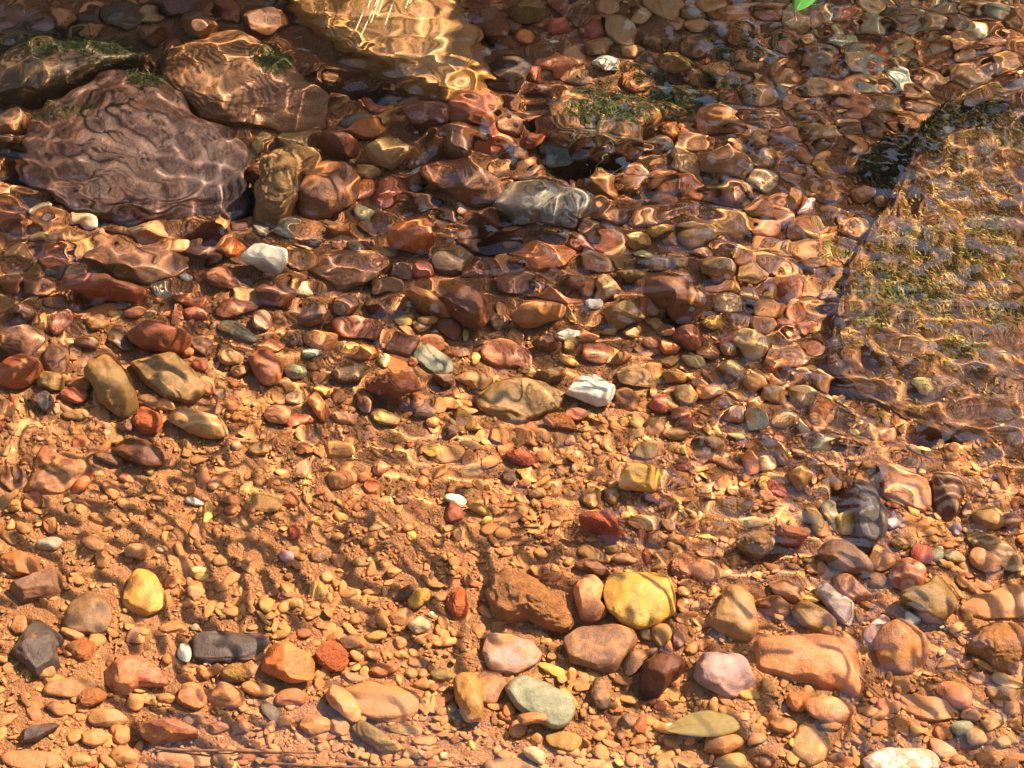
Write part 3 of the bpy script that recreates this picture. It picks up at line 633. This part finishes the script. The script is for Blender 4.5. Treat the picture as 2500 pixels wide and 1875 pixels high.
NAMES = {'boulder': 'boulder', 'rock': 'rock', 'cobble': 'cobble', 'slab': 'flat stone', 'pebble': 'pebble'}
GROUPS = {'boulder': 'boulders in the deeper water', 'rock': 'rocks on the stream bed', 'cobble': 'cobbles on the stream bed',
          'flat_stone': 'flat stones on the stream bed', 'pebble': 'pebbles on the stream bed'}
stones = []          # (object, px, py, w, h, style, colour key, label or None)
for i, line in enumerate(l for l in POLY.strip().split('\n')):
    head, lab, pts = line.split('|')
    ck, style = head.split()
    q = np.array([[float(a) for a in p.split(',')] for p in pts.split()])
    ox, oy = q[:, 0], q[:, 1]
    if 'T' in style: name = 'boulder'
    elif 'f' in style: name = 'flat_stone'
    elif np.ptp(ox) > 110: name = 'rock'
    else: name = 'cobble'
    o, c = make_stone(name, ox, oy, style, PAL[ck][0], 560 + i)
    tag(o, lab, NAMES.get(name, 'flat stone'), GROUPS[name])
    stones.append([o, (ox.min() + ox.max()) / 2, (oy.min() + oy.max()) / 2, np.ptp(ox), np.ptp(oy), style, ck, lab])
NPOLY = len(stones)
for i, e in enumerate(ELL.replace('\n', '|').strip('|').split('|')):
    p = e.split()
    cx, cy_, w, h, ang = map(float, p[:5])
    ck, style = p[5], p[6]
    ox, oy = ell_outline(cx, cy_, w, h, ang, 900 + i, 'a' in style)
    name = 'flat_stone' if 'f' in style else 'cobble' if w * h > 4300 else 'pebble'
    jit = np.random.default_rng(i).uniform(0.94, 1.06, 3)
    o, c = make_stone(name, ox, oy, style, tuple(np.clip(np.array(PAL[ck][0]) * jit, 0, 250)), 1500 + i)
    tag(o, None, NAMES.get(name, 'flat stone'), GROUPS[name])
    stones.append([o, cx, cy_, w, h, style, ck, None])

def inpoly(x, y, q):
    a, b = q, np.roll(q, -1, 0)
    c = (a[:, 1] > y) != (b[:, 1] > y)
    return bool(np.sum(c & (x < (b[:, 0] - a[:, 0]) * (y - a[:, 1]) / np.where(b[:, 1] == a[:, 1], 1e-9, b[:, 1] - a[:, 1]) + a[:, 0])) % 2)
POLYS = []
for line in POLY.strip().split('\n'):
    q = np.array([[float(a) for a in p.split(',')] for p in line.split('|')[2].split()])
    m_ = q.mean(0)
    POLYS.append(m_ + (q - m_) * (1 + 30 / np.ptp(q[:, 0])))
# the stones that fill the deeper water between them
rf = np.random.default_rng(77)
taken = [(s[1], s[2], 0.42 * math.hypot(s[3], s[4]) * (0.8 if s[3] < 200 else 0.75)) for s in stones]
nf, tries = 0, 0
while nf < 130 and tries < 9000:
    tries += 1
    x, y = rf.uniform(0, 2500), rf.uniform(0, 930)
    if x > 2050 and 500 < y < 1000: continue
    if any(inpoly(x, y, q) for q in POLYS): continue
    w = rf.uniform(60, 150) if tries < 4000 else rf.uniform(50, 90)
    if any(((x - q[0]) / q[2] / 1.0) ** 2 + ((y - q[1]) / q[2] / 0.75) ** 2 < 1.0 for q in [(a, b, c + w * 0.36) for a, b, c in taken]): continue
    if any(abs(x - p_[0]) < p_[2] and abs(y - p_[1]) < p_[3] for p_ in PITPX): continue
    h = w * rf.uniform(0.48, 0.75)
    ck = ('bbrdvmstolbrrd' if x < 1450 else 'tsGctlgYPsGtlc' if (x > 1850 and y < 200) else 'stsPtlorsYtbPs')[int(rf.random() * 14)]
    style = ['fu', 'au', 'u', 'fau', 'tau', 'ftau'][int(rf.random() * 6)]
    ang = rf.normal(12, 22)
    ox, oy = ell_outline(x, y, w, h, ang, 4000 + nf, 'a' in style)
    name = 'flat_stone' if 'f' in style else 'cobble' if w * h > 4300 else 'pebble'
    o, c = make_stone(name, ox, oy, style, PAL[ck][0], 5000 + nf)
    tag(o, None, NAMES.get(name, 'flat stone'), GROUPS[name])
    stones.append([o, x, y, w, h, style, ck, None])
    taken.append((x, y, 0.42 * math.hypot(w, h) * 0.8)); nf += 1

# labels for the ellipses: look first, then the landmark beside it
LAND = [(s[1], s[2], s[7]) for s in stones[:NPOLY]]
SHORT = {}
for x, y, lab in LAND:
    SHORT[lab] = lab
SH = {  # landmark short names keyed by the start of their label
 'flat angular brown slab': 'pointed brown slab', 'large dark angular': 'large dark angular stone', 'dark grey slab': 'dark grey slab',
 'large smooth orange': 'orange triangular stone', 'flat pinkish red': 'pinkish red stone', 'rust brown block': 'rust brown block',
 'rectangular flat brown': 'rectangular brown slab', 'large flat grey green': 'grey green disc', 'rough pitted': 'pitted rust rock',
 'largest bright yellow': 'big yellow cobble', 'salmon pink': 'salmon pink stone', 'broad flat dark': 'dark flat stone',
 'upright dark red': 'upright red shard', 'flat mauve': 'flat mauve stone', 'large long peach': 'long peach slab',
 'yellowish tan cobble': 'leaning tan cobble', 'big round tan': 'big round tan cobble', 'angular brown stone': 'angular brown stone',
 'wide olive stone': 'wide olive stone', 'large crumbly': 'crumbly orange mass', 'broad smooth peach': 'broad peach stone',
 'flat tan kite': 'kite shaped stone', 'white stone mottled': 'mottled white stone', 'broad flat pinkish': 'flat pinkish slab',
 'upright rectangular': 'rectangular tan block', 'large rounded brown': 'half buried brown slab', 'large white angular': 'white angular stone',
 'reddish brown ledge': 'reddish ledge stone', 'broad olive brown': 'olive brown plate', 'vivid yellow block': 'vivid yellow block',
 'rough red rock': 'rough red rock', 'rough tan rock': 'rough tan rock', 'long dark rock': 'dark veined rock', 'smooth pinkish': 'smooth pinkish slab',
 'large maroon stone': 'banded maroon stone', 'white quartz lump': 'white quartz lump', 'brown wedge rock': 'brown wedge rock',
 'smooth reddish': 'egg shaped stone', 'large smooth yellow': 'yellow brown stone', 'big flat grey olive': 'grey olive slab',
 'broad brown slab': 'wavy brown slab', 'bright orange angular': 'orange angular stone', 'dark maroon wedge': 'maroon wedge rock',
 'long sandy orange': 'long sandy stone', 'pale grey flat': 'pale grey stone', 'sandy orange block': 'ragged sandy block',
 'rounded brown boulder': 'rounded brown boulder', 'broad yellow green': 'yellow green slab', 'large blue grey': 'blue grey veined stone',
 'huge ochre': 'ochre boulder', 'large olive tan': 'olive tan boulder', 'largest dark maroon': 'maroon boulder', 'low mossy': 'corner mossy boulder',
 'crusty pale': 'crusty ochre rock', 'rounded brown rock': 'rounded brown rock', 'smooth maroon': 'pointed maroon stone',
 'tan flat topped': 'flat topped tan stone', 'rounded brown stone': 'rounded brown stone', 'wide brown rock': 'wide brown rock',
 'dark mossy': 'dark mossy rock', 'square white': 'white quartz chip', 'huge olive': 'algae tufted boulder'}
def short(lab):
    for k, v in SH.items():
        if lab.startswith(k): return v
    return lab
def relation(dx, dy):
    a = math.degrees(math.atan2(dy, dx)) % 360
    return ['right of', 'below and right of', 'below', 'below and left of', 'left of', 'above and left of', 'above', 'above and right of'][int((a + 22.5) // 45) % 8]
used = {}
def describe(x, y, w, h, style, ck, noun):
    sz = 'tiny' if w * h < 900 else 'small' if w * h < 2400 else 'medium' if w * h < 5200 else 'large'
    shp = ('angular ' if 'a' in style else 'long ' if w / max(h, 1) > 2.2 or h / max(w, 1) > 2.2 else 'oval ' if w / h > 1.35 or h / w > 1.35 else 'round ')
    pat = 'rough ' if 'R' in style else 'banded ' if 'B' in style else 'speckled ' if 'S' in style else ''
    near = sorted(LAND, key=lambda q: (q[0] - x) ** 2 + (q[1] - y) ** 2)[:6]
    base = f'{sz} {pat}{PAL[ck][1]} {shp}{noun}'
    for q in near:
        t = f'{base} {relation(x - q[0], y - q[1])} the {short(q[2])}'
        if t not in used and len(t.split()) <= 16:
            return t
    for q in near:
        for q2 in near:
            if q is q2: continue
            t = f'{base} between the {short(q[2])} and the {short(q2[2])}'
            if t not in used and len(t.split()) <= 16: return t
    return base
for s in stones[NPOLY:]:
    o, x, y, w, h, style, ck, _ = s
    noun = {'flat_stone': 'flat stone', 'cobble': 'cobble', 'pebble': 'pebble'}[o.name.split('.')[0]]
    t = describe(x, y, w, h, style, ck, noun)
    used[t] = 1
    o['label'] = t
# ------------------------------------------------------------------ gravel: thousands of small stones nobody could count
EX = np.array([[s[1], s[2], s[3] * 0.55 + 4, s[4] * 0.55 + 4] for s in stones[NPOLY:]])
def gravel(name, n, pxbox, smin, smax, cols, seed, dens=None, sub=2, kinds=10, lift=0.15, flat=0.5, silt=1.0, shard=0.2, dark=1.0, light=None):
    SL = np.array(SILT) * dark
    r = np.random.default_rng(seed)
    v0, f0 = ICO[sub]
    protos = []
    for k in range(kinds):
        P = v0.copy()
        for _ in range(9):
            d = r.normal(size=3); d /= np.linalg.norm(d)
            s = P @ d; P = P - (np.clip(s - r.uniform(0.42, 0.85), 0, None) * 0.97)[:, None] * d
        P = P * (1 + 0.08 * np.sin(P @ r.normal(0, 3, 3) + r.uniform(0, 6)))[:, None]
        protos.append(P)
    V, F, C = [], [], []
    base_ = [np.array(alb(c)) for c in cols]
    if light is not None: light = [np.array(alb(c)) * 1.15 for c in light]
    off = 0
    x0, y0, x1, y1 = pxbox
    for i in range(n):
        px, py = r.uniform(x0, x1), r.uniform(y0, y1)
        if dens is not None and r.random() > dens(px, py): continue
        x, y = at(px, py, -0.06)
        x, y = float(x), float(y)
        if any(((x - q[0]) / q[2]) ** 2 + ((y - q[1]) / q[3]) ** 2 < 1.0 for q in PITS if q[4] > 0.02): continue
        if smax > 0.008 and (np.any(((px - EX[:, 0]) / EX[:, 2]) ** 2 + ((py - EX[:, 1]) / EX[:, 3]) ** 2 < 1) or any(inpoly(px, py, q) for q in POLYS if abs(q[0, 0] - px) < 500)) and r.random() < 0.93: continue
        s = smin * (smax / smin) ** (r.random() ** 1.7)
        P = protos[r.integers(kinds)] * s * np.array([1.0, r.uniform(0.55, 0.95), r.uniform(0.3, 0.75) * (1 - flat) + 0.42 * flat])
        if r.random() < shard: P = P * np.array([r.uniform(1.0, 1.35), r.uniform(0.6, 1.0), r.uniform(0.3, 0.6)])
        a, b = r.uniform(0, 6.28), r.normal(0, 0.32)
        ca, sa, cb, sb = math.cos(a), math.sin(a), math.cos(b), math.sin(b)
        Q = np.stack([P[:, 0] * cb + P[:, 2] * sb, P[:, 1], -P[:, 0] * sb + P[:, 2] * cb], -1)
        Q = np.stack([Q[:, 0] * ca - Q[:, 1] * sa + x, Q[:, 0] * sa + Q[:, 1] * ca + y, Q[:, 2] + float(bed_z(x, y)) + s * r.uniform(-0.1, 0.35) * 1.0 + lift * s], -1)
        V.append(Q); F.append(f0 + off); off += len(Q)
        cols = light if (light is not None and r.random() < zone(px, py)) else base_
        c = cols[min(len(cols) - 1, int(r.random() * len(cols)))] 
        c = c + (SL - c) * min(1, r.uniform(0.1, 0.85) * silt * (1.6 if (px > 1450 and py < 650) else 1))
        c = c * r.uniform(0.7, 1.12) * dark  # the dark factor paints in the dimming of the deeper water
        C.append(np.tile(np.append(np.clip(c, 0, 0.95), 1.0), (len(Q), 1)))
    o = mesh_obj(name, np.concatenate(V), np.concatenate(F), GRAVEL)
    at_ = o.data.color_attributes.new('Col', 'FLOAT_COLOR', 'POINT')
    at_.data.foreach_set('color', np.concatenate(C).astype(np.float32).ravel())
    tag(o, kind='stuff')
    return o
GRAVEL = attr_mat('gravel_stone', 0.6, (0.8, 0.002, 260))
warm = [PAL[k][0] for k in 'oossstttPYrrbbvRlpy'] + [(206, 132, 72)] * 8
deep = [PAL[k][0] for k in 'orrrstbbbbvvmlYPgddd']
g1 = gravel('fine_gravel', 17000, (-150, 1050, 2650, 2050), 0.0011, 0.0055, warm, 41, sub=1, shard=0.8)
g2 = gravel('gravel', 10500, (-150, 880, 2650, 2050), 0.004, 0.0145, warm, 42, shard=0.75, lift=0.06, dens=lambda a, b: 0.45 if (a < 1250 and 1030 < b < 1420) else 1.0)
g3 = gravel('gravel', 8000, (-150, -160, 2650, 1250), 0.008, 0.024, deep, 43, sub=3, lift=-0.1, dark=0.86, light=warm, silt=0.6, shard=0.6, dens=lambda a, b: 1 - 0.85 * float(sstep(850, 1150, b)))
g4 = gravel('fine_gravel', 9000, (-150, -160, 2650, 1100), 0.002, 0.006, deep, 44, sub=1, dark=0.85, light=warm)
g6 = gravel('gravel', 700, (1850, -120, 2650, 190), 0.006, 0.02, [PAL[k][0] for k in 'GGccttlgGc'], 48, sub=2, lift=0.2, silt=0.4)
g6['label'] = 'pale grey green gravel in the far right corner'
# the bed beyond the frame
g5 = gravel('gravel', 2500, (-700, -500, 3200, 2300), 0.006, 0.016, warm, 45, dens=lambda a, b: 0.0 if (-120 < a < 2620 and -120 < b < 2000) else 1.0)
for o, t in ((g1, 'fine orange grit between the stones near the bottom'), (g2, 'small orange and brown gravel spread over the bed'),
             (g3, 'brown gravel packed between the stones in deeper water'), (g4, 'fine brown grit in deeper water'), (g5, 'gravel beyond the frame')):
    o['label'] = t

# ------------------------------------------------------------------ unseen ridges added beyond the picture, shaped to shade the deepest water
def shade_bank():
    gx, gy, gf = grid(-1.6, 1.6, 2.78, 4.6, 0.02)
    n = 0.05 * wsum(waves(14, 5, 20, 61), gx, gy) + 0.02 * wsum(waves(20, 20, 70, 62), gx, gy)
    prof = (0.44 * sstep(-0.36, -0.26, gx) * (1 - sstep(0.06, 0.14, gx)) + 0.40 * sstep(0.49, 0.56, gx) * (1 - sstep(0.80, 0.90, gx)) + 0.10)
    z = -0.30 + sstep(2.82, 2.97, gy) * (0.30 + prof + n) + 0.15 * sstep(3.2, 4.5, gy)
    o = mesh_obj('shade_bank', np.stack([gx, gy, z], -1), gf, BED.data.materials[0])
    tag(o, kind='structure')
shade_bank()
def sky_blocker():  # unseen green slope added to keep bright sky out of the water's reflection
    gx, gy = np.meshgrid(np.linspace(-5.5, 3.6, 120), np.linspace(0, 1, 80))
    gx, t = gx.ravel(), gy.ravel()
    y = 6.2 + 3.5 * t ** 1.2 + 0.25 * wsum(waves(16, 1, 5, 66), gx, t * 9)
    z = -0.3 + 13 * t + 0.3 * wsum(waves(16, 1, 6, 67), gx, t * 9)
    i = np.arange(120 * 80).reshape(80, 120)
    f = np.stack([i[:-1, :-1], i[:-1, 1:], i[1:, 1:], i[1:, :-1]], -1).reshape(-1, 4)
    cx_, cz_ = gx[f].mean(1), z[f].mean(1)
    f = f[~((cx_ > 1.0 + 0.1 * np.sin(cz_ * 7)) & (cx_ < 2.6) & (cz_ > 2.4) & (cz_ < 5.2 + 0.3 * np.sin(cx_ * 5)))]  # hole cut to let sky glare reach the top right water
    o = mesh_obj('sky_blocker', np.stack([gx, y, z], -1), f, plain('sky_blocker_green', (70, 72, 34)))
    tag(o, kind='structure')

# ------------------------------------------------------------------ algae and moss
def plain(name, c, rough=0.6, trans=0.0, var=0.4):
    s = NT(name, rough, 0.3)
    a = alb(c)
    n = s.noise(120, 4, 0.6)
    s.l(s.mix(s.ramp(n, 0.4, 0.6), tuple(v * (1 - var) for v in a), tuple(min(1, v * (1 + var)) for v in a)), s.b.inputs['Base Color'])
    return s.m
def blades(name, patches, mat, seed, L=(0.006, 0.016), wd=0.0008, label=None, tall=0.5, flow=(0.4, -0.5)):
    r = np.random.default_rng(seed)
    V, F = [], []; off = 0
    deps = bpy.context.evaluated_depsgraph_get()
    for (cx, cy_, rx, ry, n) in patches:
        for _ in range(n):
            a, q = r.uniform(0, 6.28), r.random() ** 0.6
            px, py = cx + rx * q * math.cos(a), cy_ + ry * q * math.sin(a)
            x, y = at(px, py, -0.07)
            x, y = float(x), float(y)
            hit = SC.ray_cast(deps, Vector((x, y, -0.012)), Vector((0, 0, -1)))
            z = hit[1].z if hit[0] else float(bed_z(x, y))
            l = r.uniform(*L)
            d = Vector((flow[0] + r.normal(0, 0.5), flow[1] + r.normal(0, 0.5), tall + r.uniform(0, 0.4))).normalized()
            sd_ = Vector((-d.y, d.x, 0.2)).normalized()
            p = Vector((x, y, z)); K_ = 4
            for i in range(K_):
                w = wd * (1 - i / K_ * 0.8)
                V += [p + sd_ * w, p - sd_ * w]
                if i < K_ - 1:
                    b = off + 2 * i
                    F.append((b, b + 1, b + 3, b + 2))
                p = p + d * l / (K_ - 1)
                d = (d + Vector((flow[0] * 0.35, flow[1] * 0.35, -0.35)) + Vector(r.normal(0, 0.15, 3))).normalized()
            off += 2 * K_
    o = mesh_obj(name, [v[:] for v in V], F, mat)
    if label: o['label'] = label
    return o
GREEN = plain('green_algae', (104, 102, 36)); DARKG = plain('dark_moss', (58, 66, 22)); YG = plain('yellow_green_algae', (178, 138, 62))
sky_blocker()
bpy.context.view_layer.update()
o1 = blades('moss', [(120, 70, 200, 55, 1500), (660, 130, 50, 45, 420), (350, 165, 50, 40, 260), (300, 100, 160, 50, 400), (1480, 262, 110, 34, 600), (1420, 350, 120, 40, 300),
                     (1560, 200, 170, 40, 700), (1720, 170, 130, 40, 450), (1830, 60, 90, 40, 350), (1600, 130, 200, 40, 400), (150, 250, 120, 30, 150)], DARKG, 71)
o2 = blades('green_algae', [(2150, 700, 70, 60, 208), (2230, 730, 100, 50, 248), (2110, 790, 70, 26, 140), (2200, 600, 80, 50, 152), (2400, 565, 60, 36, 120), (2310, 660, 100, 50, 140),
                      (2440, 780, 60, 50, 104), (2350, 860, 70, 28, 104), (2420, 330, 80, 60, 160), (2300, 440, 120, 60, 104), (2040, 590, 60, 30, 64), (2460, 640, 60, 60, 104),
                      (2330, 240, 120, 70, 200), (1800, 60, 80, 40, 60), (1560, 210, 160, 40, 80)], GREEN, 72)
o3 = blades('yellow_green_algae', [(2300, 560, 170, 300, 1300), (2250, 700, 220, 120, 600), (2300, 900, 180, 120, 280), (2150, 560, 160, 80, 160), (2380, 480, 120, 80, 120), (2080, 830, 60, 40, 80)], YG, 73, L=(0.004, 0.012))
for o in (o1, o2, o3): tag(o, kind='stuff')
wd_ = blades('water_weed', [(2180, 350, 60, 34, 420), (2230, 320, 60, 30, 420), (2130, 372, 40, 22, 220), (2160, 410, 20, 34, 260), (2290, 300, 50, 24, 260), (2380, 282, 46, 18, 240), (2250, 355, 34, 20, 160), (2390, 300, 30, 22, 120)],
       plain('dark_weed', (72, 60, 28), 1.0), 74, L=(0.014, 0.034), wd=0.0016, tall=1.1)
tag(wd_, 'dark ragged clump of water weed spreading over the bed in the upper right', 'water weed')

# ------------------------------------------------------------------ leaves, twigs, dry grass
def P3(px, py, z):
    x, y = at(px, py, z); return Vector((float(x), float(y), z))
def tube(pts, rad, sides=7, caps=True, seed=0, rough=0.12):
    r = np.random.default_rng(seed)
    V, F = [], []
    n = len(pts)
    for i, p in enumerate(pts):
        t = (pts[min(i + 1, n - 1)] - pts[max(i - 1, 0)]).normalized()
        a = t.cross(Vector((0, 0, 1)))
        a = a.normalized() if a.length > 1e-4 else Vector((1, 0, 0))
        b = t.cross(a)
        ra = rad[i] * (1 + r.normal(0, rough))
        for k in range(sides):
            th = 2 * math.pi * k / sides
            V.append(p + (a * math.cos(th) + b * math.sin(th)) * ra)
    for i in range(n - 1):
        for k in range(sides):
            F.append((i * sides + k, i * sides + (k + 1) % sides, (i + 1) * sides + (k + 1) % sides, (i + 1) * sides + k))
    for i, e in ((0, 1), (n - 1, -1)):
        V.append(pts[i]); c = len(V) - 1
        for k in range(sides):
            F.append((i * sides + k, c, c, i * sides + (k + 1) % sides))
    return V, F
def tube_obj(name, pts, rad, mat, parent=None, seed=0, rough=0.12, sides=7):
    V, F = tube(pts, rad, sides, True, seed, rough)
    F4 = [f for f in F if len(set(f)) == 4]
    F3 = [tuple(dict.fromkeys(f)) for f in F if len(set(f)) == 3]
    me = bpy.data.meshes.new(name)
    base = parent.location if parent else pts[0]
    me.from_pydata([(v - base)[:] for v in V], [], F4 + F3)
    for p in me.polygons: p.use_smooth = True
    me.materials.append(mat)
    o = bpy.data.objects.new(name, me); SC.collection.objects.link(o)
    o.cycles.is_caustics_receiver = True
    if parent: o.parent = parent
    else: o.location = base
    return o
BANKY = 2.99
def path(a, b, n, wob, seed, sag=0.0):
    r = np.random.default_rng(seed)
    out = []
    w = r.normal(0, 1, (3, 3))
    L = (b - a).length
    for i in range(n):
        t = i / (n - 1)
        q = a.lerp(b, t)
        for k in range(3):
            q = q + Vector(w[k]) * wob * L * math.sin(math.pi * t * (k + 1)) / (k + 1)
        q.z += sag * math.sin(math.pi * t)
        out.append(q)
    return out
BARK = plain('wet_bark', (128, 82, 44), 0.7); STRAW = plain('dry_straw', (176, 146, 98), 0.5, var=0.15)
for i, (a, b, w, lab) in enumerate([((2085, 1640, -0.020), (2192, 1738, -0.034), 0.0017, 'thin brown twig leaning off the right end of the long peach slab'),
        ((1842, 1680, -0.034), (1945, 1748, -0.036), 0.0016, 'thin brown twig below the pale mauve cobble'),
        ((1975, 1458, -0.030), (2110, 1562, -0.032), 0.0016, 'dark straight twig lying under the striped pale mauve stone'),
        ((380, 1826, -0.034), (780, 1838, -0.036), 0.0022, 'long reddish stick lying along the bottom edge at the left'),
        ((1105, 1595, -0.040), (1188, 1618, -0.040), 0.0007, 'short pale stalk left of the flat pinkish slab'),
        ((640, 1862, -0.038), (1180, 1868, -0.040), 0.0020, 'long straight stick along the bottom edge left of centre')]):
    pa, pb = P3(*a), P3(*b)
    o = tube_obj('twig', path(pa, pb, 16, 0.012, 80 + i), [w * (1 - 0.6 * k / 15) for k in range(16)], BARK, None, i)
    tag(o, lab, 'twig', 'twigs on the stream bed')

def leaf(name, base, tip, width, z0, z1, mat, rib, arch, label, cat, stalk=None):
    a, b = P3(base[0], base[1], z0), P3(tip[0], tip[1], z1)
    root = empty(name, a)
    d = (b - a); L = d.length; d.normalize()
    s = d.cross(Vector((0, 0, 1))).normalized(); up = s.cross(d)
    V, F = [], []
    N, M = 28, 8
    for sgn in (1, -1):
        for i in range(N + 1):
            t = i / N
            w = width * (math.sin(math.pi * min(1, t ** 0.85)) ** 0.75) + 0.0002
            for j in range(M + 1):
                q = j / M * 2 - 1
                p = d * (t * L) + s * (q * w) + up * (arch * math.sin(math.pi * t) - 0.14 * w * q * q + 0.0005 * math.sin(t * 5 + q * 2) + sgn * 0.00035)
                p += s * 0.10 * L * math.sin(math.pi * t) * 0.4
                V.append(p)
    o_ = (N + 1) * (M + 1)
    idx = lambda g, i, j: g * o_ + i * (M + 1) + j
    for i in range(N):
        for j in range(M):
            F.append((idx(0, i, j), idx(0, i, j + 1), idx(0, i + 1, j + 1), idx(0, i + 1, j)))
            F.append((idx(1, i, j), idx(1, i + 1, j), idx(1, i + 1, j + 1), idx(1, i, j + 1)))
        for j in (0, M):
            F.append((idx(0, i, j), idx(0, i + 1, j), idx(1, i + 1, j), idx(1, i, j)))
    mesh_obj('blade', [v[:] for v in V], F, mat, root)
    mid = [a + d * (t / 14 * L) + s * 0.04 * L * math.sin(math.pi * t / 14) + up * (arch * math.sin(math.pi * t / 14) + 0.0002) for t in range(15)]
    tube_obj('midrib', mid, [0.0007 * (1 - t / 18) for t in range(15)], rib, root, 3, 0.02)
    if stalk:
        tube_obj('stem', path(b, Vector((b.x + 0.06, BANKY, 0.12)), 12, 0.03, 19), [0.0012 + 0.0001 * k for k in range(12)], BARK, root, 5, 0.05)
        tube_obj('stalk', path(a, P3(*stalk), 6, 0.03, 9), [0.0016, 0.0015, 0.0014, 0.0013, 0.0012, 0.0016], BARK, root, 4, 0.05)
    tag(root, label, cat)
    return root
leaf('fallen_leaf', (1812, 1768), (1626, 1782), 0.0165, -0.024, -0.014, plain('olive_leaf', (132, 106, 54), 0.7, var=0.12), plain('leaf_rib', (150, 112, 56)), 0.004,
     'curved olive leaf resting on a tan stone near the bottom, casting a shadow', 'leaf')
leaf('green_leaf', (1942, 26), (2010, -90), 0.016, 0.06, 0.09, plain('fresh_leaf', (74, 120, 34), 0.4, var=0.2), plain('green_rib', (110, 140, 60)), 0.002,
     'bright green leaf hanging over the water at the top edge', 'leaf', (1943, 50, 0.05))
grass = empty('dry_grass', Vector((-0.02, BANKY, 0.11)))
for i, (x, y, z) in enumerate([(868, 74, 0.035), (880, 90, 0.035), (905, 55, 0.04), (898, 20, 0.05), (940, 60, 0.04), (925, 30, 0.045), (990, 20, 0.06), (1000, 8, 0.05)]):
    a, b = Vector((-0.04 + i * 0.006, BANKY, 0.11)), P3(x, y, z)
    q = path(a, b, 26, 0.022, 95 + i, 0.02)
    rad = [0.00038] * 26
    for k in (20, 22, 24): rad[k] = 0.0008
    rad[25] = 0.0006
    tube_obj('stem', q, rad, STRAW, grass, i, 0.05)
tag(grass, 'pale dry grass stems drooping over the water from the top edge', 'grass')
